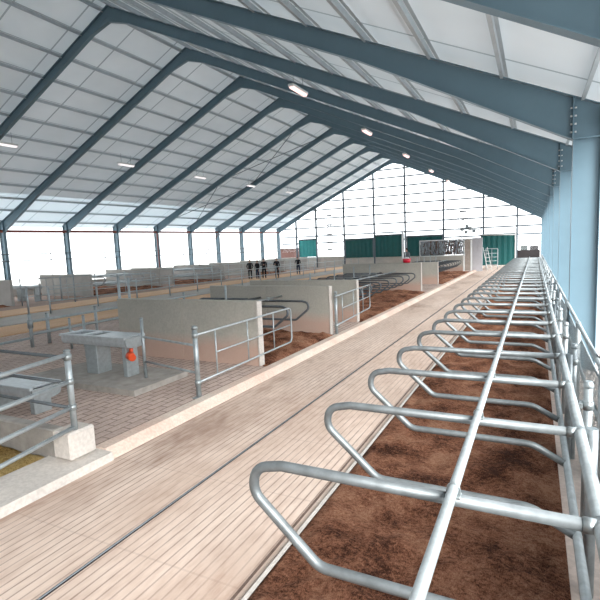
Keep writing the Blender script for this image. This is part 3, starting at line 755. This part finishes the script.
# slab under the trough
sl = [(-8.95, 5.62), (-6.02, 5.62), (-6.02, 7.0), (-8.75, 7.0)]
single('trough_slab', MB().prism(sl, 'z', .09, .205), 'slab', 'thick concrete slab under the stainless water trough', 'slab')
trough(-8.48, -6.74, 6.40, .95, .205, 'stainless water trough with orange-red plug standing on the concrete slab')
trough(-8.9, -6.75, 4.55, .52, .10, 'low galvanised water trough just behind the corner pen railing at the left', valve=False)
trough(-28.4, -25.8, 17.6, .95, .06, 'small distant water trough before the left side openings', valve=False)

# ------------------------------------------------------------------ far end items
r = empty('hose_rack', (-7, 43, 0), 'pale steel frame hung with dense grey and brown hoses beyond the far partition', 'milking rack')
mb = MB(); mb.box(-9.3, -4.75, 42.95, 43.07, 2.80, 2.90, .01); mb.box(-9.3, -5.4, 42.95, 43.07, 1.45, 1.52, .01)
part('beam', mb, 'white', r)
for x in (-9.25, -5.5, -4.9): part('post', MB().box(x - .06, x + .06, 42.95, 43.07, .05, 2.85, .01), 'white', r)
for k in range(90):
    x = -9.18 + k * .0415 + random.uniform(-.02, .02); pts = []
    for j in range(7): pts.append((x + random.uniform(-.07, .07), 43 + random.uniform(-.12, .12), 2.78 - j * .2))
    part('hose', MB().tube(pts, random.choice([.035, .045, .06]), 6), random.choice(['hose', 'hose', 'hose2', 'hose2', 'galv', 'galv']), r)
single('cladding_panel', MB().box(-5.02, -4.13, 44.4, 44.6, 0, 2.95, .02), 'panel', 'pale grey upright panel right of the hose rack', 'panel')
single('cladding_panel', MB().box(-5.62, -5.05, 44.2, 44.4, 0, 2.9, .02), 'beige', 'beige upright panel directly behind the white posts of the hose rack', 'panel')
r = empty('small_gate', (-3.6, 47, 0), 'small four-bar grey gate in front of the right-hand teal curtain', 'gate')
part('gate_frame', MB().tube(fillet([(-4.05, 47, .45), (-4.05, 47, 1.95), (-3.05, 47, 1.9), (-3.05, 47, .45), (-4.05, 47, .45)], .05, 3), .04, 8), 'galv_light', r)
for z in (.8, 1.15, 1.5): part('bar', MB().tube([(-4.05, 47, z), (-3.05, 47, z)], .03, 6), 'galv_light', r)
part('upright', MB().tube([(-3.55, 47, .45), (-3.55, 47, 1.92)], .03, 6), 'galv_light', r)
part('leg', MB().tube([(-4.05, 47, .0), (-4.05, 47, .5)], .04, 6), 'galv_light', r)
part('leg', MB().tube([(-3.05, 47, .0), (-3.05, 47, .5)], .04, 6), 'galv_light', r)
r = empty('ladder', (-3.9, 45.4, 0), 'pale ladder leaning beside the grey panel at the alley end', 'ladder')
for dx in (0, .35): part('stile', MB().tube([(-3.75 + dx, 45.2, 0), (-4.15 + dx, 45.2, 2.1)], .03, 6), 'white', r)
for k in range(6): part('rung', MB().tube([(-3.75 - .06 * (k + .5), 45.2, .33 * (k + .5)), (-3.40 - .06 * (k + .5), 45.2, .33 * (k + .5))], .018, 6), 'white', r)
r = empty('barrier_pole', (-1.48, 44, 0), 'tall white pole with overhead bar near the far end of the right-hand row', 'pole')
part('pole', MB().tube([(-1.48, 44, 0), (-1.48, 44, 3.15)], .055, 8), 'white', r)
part('bar', MB().tube([(-1.48, 44, 3.08), (-4.3, 44, 3.18)], .04, 8), 'white', r)
part('bar', MB().tube([(-1.48, 44, 3.55), (-6.3, 44, 3.75)], .03, 8), 'galv_light', r); part('upper_pole', MB().tube([(-1.48, 44, 3.15), (-1.48, 44, 3.6)], .04, 8), 'white', r)
r = empty('light_cluster', (-7.2, 57.7, 3.0), 'cluster of small pale blue floodlights hung on the gable bracing', 'floodlights', shear=False)
part('bracket', MB().tube([(-8.0, 57.75, 3.42), (-6.2, 57.75, 3.42)], .05, 6), 'girt', r, False)
for k, (dx, dz) in enumerate([(0, .15), (.45, -.2), (.9, .2), (1.3, -.1), (.55, .45)]):
    part('floodlight', MB().box(-7.74 + dx, -7.38 + dx, 57.40, 57.75, 3.0 + dz, 3.38 + dz, .03), 'galv', r, False)
r = empty('signal_pole', (-6.15, 24.45, 0), 'tall white pole rising behind the wall with the red tub', 'pole')
part('pole', MB().tube([(-6.15, 24.42, 0), (-6.15, 24.42, 3.25)], .05, 10), 'white', r)
part('conduit', MB().tube([(-6.02, 24.42, 1.4), (-6.02, 24.42, 2.85)], .02, 6), 'galv_light', r)
r = empty('tub', (-5.9, 24.2, 1.6), 'small red tub on the top of the wide grey partition wall', 'tub')
part('body', MB().tube([(-5.9, 24.2, 1.45 + .16), (-5.9, 24.2, 1.60 + .2)], [.17, .22], 14), 'red', r)
part('rim', MB().tube([(-5.9, 24.2, 1.79), (-5.9, 24.2, 1.82)], .235, 14), 'red', r)
part('contents', MB().ball((-5.9, 24.2, 1.82), .15, 8, (1, 1, .5)), 'white', r, label='white contents')
# outside
single('outbuilding', MB().box(-38.4, -35.8, 70, 75, -1.4, 2.7).box(-38.5, -35.7, 69.9, 75.1, 2.7, 2.8) , 'brown', 'low brown outbuilding glimpsed beyond the left corner of the gable', 'building')
single('container', MB().box(-1.6, -.85, 66, 68, -.5, 1.95, .03), 'greybox', 'grey container outside beyond the far right corner', 'container')
single('container', MB().box(-.56, .40, 66, 68, -.5, 1.90, .03), 'dark', 'dark container outside at the far right corner', 'container')
single('low_screen', MB().box(-1.7, .5, 57.2, 57.3, -.4, .75, .02), 'dark', 'low dark screen closing the end of the right-hand row', 'screen', shear=False)

# ------------------------------------------------------------------ people
def person(x, y, z0, h, rot, cloth, legs, label, pose):
    J = {}; s = h / 1.75
    arms = {'down': [((.20, 0, 1.43), (.25, .02, 1.15), (.25, .10, .90)), ((-.20, 0, 1.43), (-.25, .02, 1.15), (-.25, .10, .90))],
            'chest': [((.20, 0, 1.43), (.27, .03, 1.16), (.08, .26, 1.22)), ((-.20, 0, 1.43), (-.25, .02, 1.15), (-.22, .12, .92))],
            'rail': [((.20, 0, 1.43), (.26, .16, 1.20), (.20, .40, 1.14)), ((-.20, 0, 1.43), (-.26, .16, 1.20), (-.20, .40, 1.14))],
            'pocket': [((.20, 0, 1.43), (.28, -.03, 1.16), (.17, .10, .98)), ((-.20, 0, 1.43), (-.28, -.03, 1.16), (-.17, .10, .98))]}[pose]
    lean = .10 if pose == 'rail' else 0
    V = [(0, 0, .95), (0, lean * .3, 1.12), (0, lean * .7, 1.32), (0, lean, 1.46), (0, lean + .01, 1.53), (0, lean + .03, 1.63), (0, lean + .02, 1.71)]
    Rr = [(.16, .11), (.15, .10), (.18, .115), (.10, .08), (.055, .055), (.078, .095), (.06, .075)]
    E = [(i, i + 1) for i in range(6)]
    for A in arms:
        b0 = len(V)
        for q, rr in zip(A, ((.062, .062), (.047, .047), (.033, .03))): V.append((q[0], q[1] + lean * .9, q[2])); Rr.append(rr)
        E += [(3, b0), (b0, b0 + 1), (b0 + 1, b0 + 2)]
        w = Vector(V[b0 + 2]); d = (w - Vector(V[b0 + 1])).normalized()
        side = Vector((1, 0, 0)) if abs(d.x) < .8 else Vector((0, 0, 1))
        pm = w + d * .075; V.append(tuple(pm)); Rr.append((.036, .02)); E.append((b0 + 2, b0 + 3))
    for sx in (1, -1):
        b0 = len(V)
        for q, rr in zip([(.10, 0, .88), (.11, .02, .49), (.12, -.02, .10), (.13, .12, .04)], ((.095, .10), (.06, .065), (.045, .045), (.045, .032))): V.append((sx * q[0], q[1], q[2])); Rr.append(rr)
        E += [(0, b0), (b0, b0 + 1), (b0 + 1, b0 + 2), (b0 + 2, b0 + 3)]
    me = bpy.data.meshes.new('t'); me.from_pydata(V, E, []); ob = bpy.data.objects.new('t', me); col.objects.link(ob)
    sk = ob.modifiers.new('s', 'SKIN'); 
    lay = me.skin_vertices if me.skin_vertices else None
    if not me.skin_vertices: 
        bm = bmesh.new(); bm.from_mesh(me); bm.verts.layers.skin.verify(); bm.to_mesh(me); bm.free()
    for i, sv in enumerate(me.skin_vertices[0].data): sv.radius = Rr[i]; sv.use_root = (i == 0)
    sb = ob.modifiers.new('d', 'SUBSURF'); sb.levels = 2
    dg = bpy.context.evaluated_depsgraph_get(); bme = bpy.data.meshes.new_from_object(ob.evaluated_get(dg))
    bpy.data.objects.remove(ob)
    mb = MB(); mb.add([v.co.copy() for v in bme.vertices], [tuple(p.vertices) for p in bme.polygons], True)
    # fingers, thumb, nose, ears
    for k, A in enumerate(arms):
        w = Vector(A[2]) + Vector((0, lean * .9, 0)); d = (w - (Vector(A[1]) + Vector((0, lean * .9, 0)))).normalized()
        side = d.cross(Vector((0, 1, 0)) if abs(d.y) < .8 else Vector((1, 0, 0))).normalized(); nrm = d.cross(side)
        for j, L in enumerate((.062, .072, .068, .052)):
            o0 = w + d * .09 + side * (-.027 + .018 * j); mb.tube([o0, o0 + d * L * .5, o0 + d * L * .9 + nrm * .02], [.0095, .009, .007], 5)
        o0 = w + d * .04 + side * -.03; mb.tube([o0, o0 + d * .03 + side * -.03, o0 + d * .06 + side * -.032], [.012, .011, .008], 5)
    mb.tube([(0, lean + .115, 1.635), (0, lean + .145, 1.60), (0, lean + .118, 1.59)], [.008, .015, .010], 6)
    for sx in (1, -1): mb.ball((sx * .085, lean + .02, 1.61), .028, 6, (.4, .8, 1.2))
    Rm = Matrix.Rotation(rot, 3, 'Z')
    def T(v): q = Rm @ (Vector(v) * s); return Vector((q.x + x, q.y + y, q.z + z0))
    r = empty('person', (x, y, z0), label, 'person')
    hz_ = [v.z for v in mb.v]; ays = [v.copy() for v in mb.v]
    mb.v = [T(v) for v in mb.v]
    me = bpy.data.meshes.new('body'); og = rootloc(r)
    me.from_pydata([Vector((v.x, v.y, v.z - SF * v.y)) - og for v in mb.v], [], mb.f); me.polygons.foreach_set('use_smooth', [True] * len(mb.f))
    for k in (cloth, legs, 'skin'): me.materials.append(M[k])
    wr = [Vector(A[2]) + Vector((0, lean * .9, 0)) for A in arms]
    for p in me.polygons:
        c = sum((ays[i] for i in p.vertices), Vector()) / len(p.vertices)
        hand = False
        for w_, A in zip(wr, arms):
            d_ = (w_ - (Vector(A[1]) + Vector((0, lean * .9, 0)))).normalized(); q = c - w_; a_ = q.dot(d_)
            if 0 < a_ < .18 and (q - d_ * a_).length < (.046 if a_ < .025 else .085) and (abs(c.x) > .175 or c.y > .12): hand = True
        p.material_index = 2 if (c.z > 1.50 or hand) else (0 if c.z > .93 or abs(c.x) > .2 else 1)
    o = bpy.data.objects.new('body', me); col.objects.link(o); o.parent = r
    hb = MB()
    hb.ball((0, lean - .012, 1.672), .105, 12, (.88, 1.0, .95)); hb.v = [T(v) for v in hb.v if 1] 
    part('hair', hb, 'hair', r)
    eb = MB(); eb.v = []
    for sx in (1, -1): eb.ball((sx * .032, lean + .108, 1.632), .011, 6)
    eb.v = [T(v) for v in eb.v]; part('eyes', eb, 'dark', r)
    return r
person(-22.0, 34.5, .05, 1.72, R(200), 'black_cloth', 'black_cloth', 'person in black standing at the left of the group of three by the side-wall partitions', 'pocket')
person(-21.5, 34.9, .05, 1.66, R(170), 'black_cloth', 'blue_cloth', 'person in black standing in the middle of the group of three', 'down')
person(-21.25, 35.6, .05, 1.78, R(215), 'black_cloth', 'black_cloth', 'taller person in black standing at the right of the group of three', 'chest')
person(-20.35, 36.3, .05, 1.78, R(190), 'black_cloth', 'black_cloth', 'person in black standing alone with one hand raised to the chest', 'chest')
person(-20.6, 41.0, .05, 1.75, R(200), 'black_cloth', 'blue_cloth', 'person in black leaning forward by the railing, farthest right of the visitors', 'rail')
person(-7.45, 30.5, .55, 1.78, R(160), 'grey_cloth', 'grey_cloth', 'person in grey overalls seen above the partition wall near the red tub', 'down')

single('step_box', MB().box(-7.8, -7.1, 30.2, 30.8, .15, .55, .02), 'white', 'pale step box under the person in grey overalls behind the wall', 'step')
# ------------------------------------------------------------------ light, world, camera
w = bpy.data.worlds.new('sky'); bpy.context.scene.world = w; w.use_nodes = True
nt = w.node_tree; bg = nt.nodes['Background']
bg.inputs['Color'].default_value = (.94, .97, 1, 1); bg.inputs['Strength'].default_value = 2.5
sun = bpy.data.lights.new('sun', 'SUN'); sun.energy = 6.0; sun.angle = R(35); sun.color = (1, .97, .93)
so = bpy.data.objects.new('sun', sun); col.objects.link(so); so.rotation_euler = Vector((-.62, .55, -.50)).to_track_quat('-Z', 'Y').to_euler()

f, p, r_, yw, H = 470.6572, -.1181, .0440, .4649, 2.4609
cy, sy, cp, sp = math.cos(yw), math.sin(yw), math.cos(p), math.sin(p)
fwd = Vector((-sy * cp, cy * cp, sp)); right = Vector((cy, sy, 0)); up = right.cross(fwd)
c, s = math.cos(r_), math.sin(r_); r2 = c * right - s * up; u2 = s * right + c * up
cam = bpy.data.cameras.new('camera'); co = bpy.data.objects.new('camera', cam); col.objects.link(co)
Mx = Matrix((r2, u2, -fwd)).transposed().to_4x4(); Mx.translation = Vector((0, 0, H)); co.matrix_world = Mx
cam.sensor_width = 36; cam.sensor_fit = 'HORIZONTAL'; cam.lens = 36 * f / 600; cam.clip_start = .05; cam.clip_end = 400
sc = bpy.context.scene; sc.camera = co
sc.view_settings.view_transform = 'Standard'; sc.view_settings.look = 'None'; sc.view_settings.gamma = 1; sc.view_settings.exposure = 0.5
sc.cycles.max_bounces = 8; sc.cycles.diffuse_bounces = 5; sc.cycles.transparent_max_bounces = 16; sc.cycles.use_denoising = True
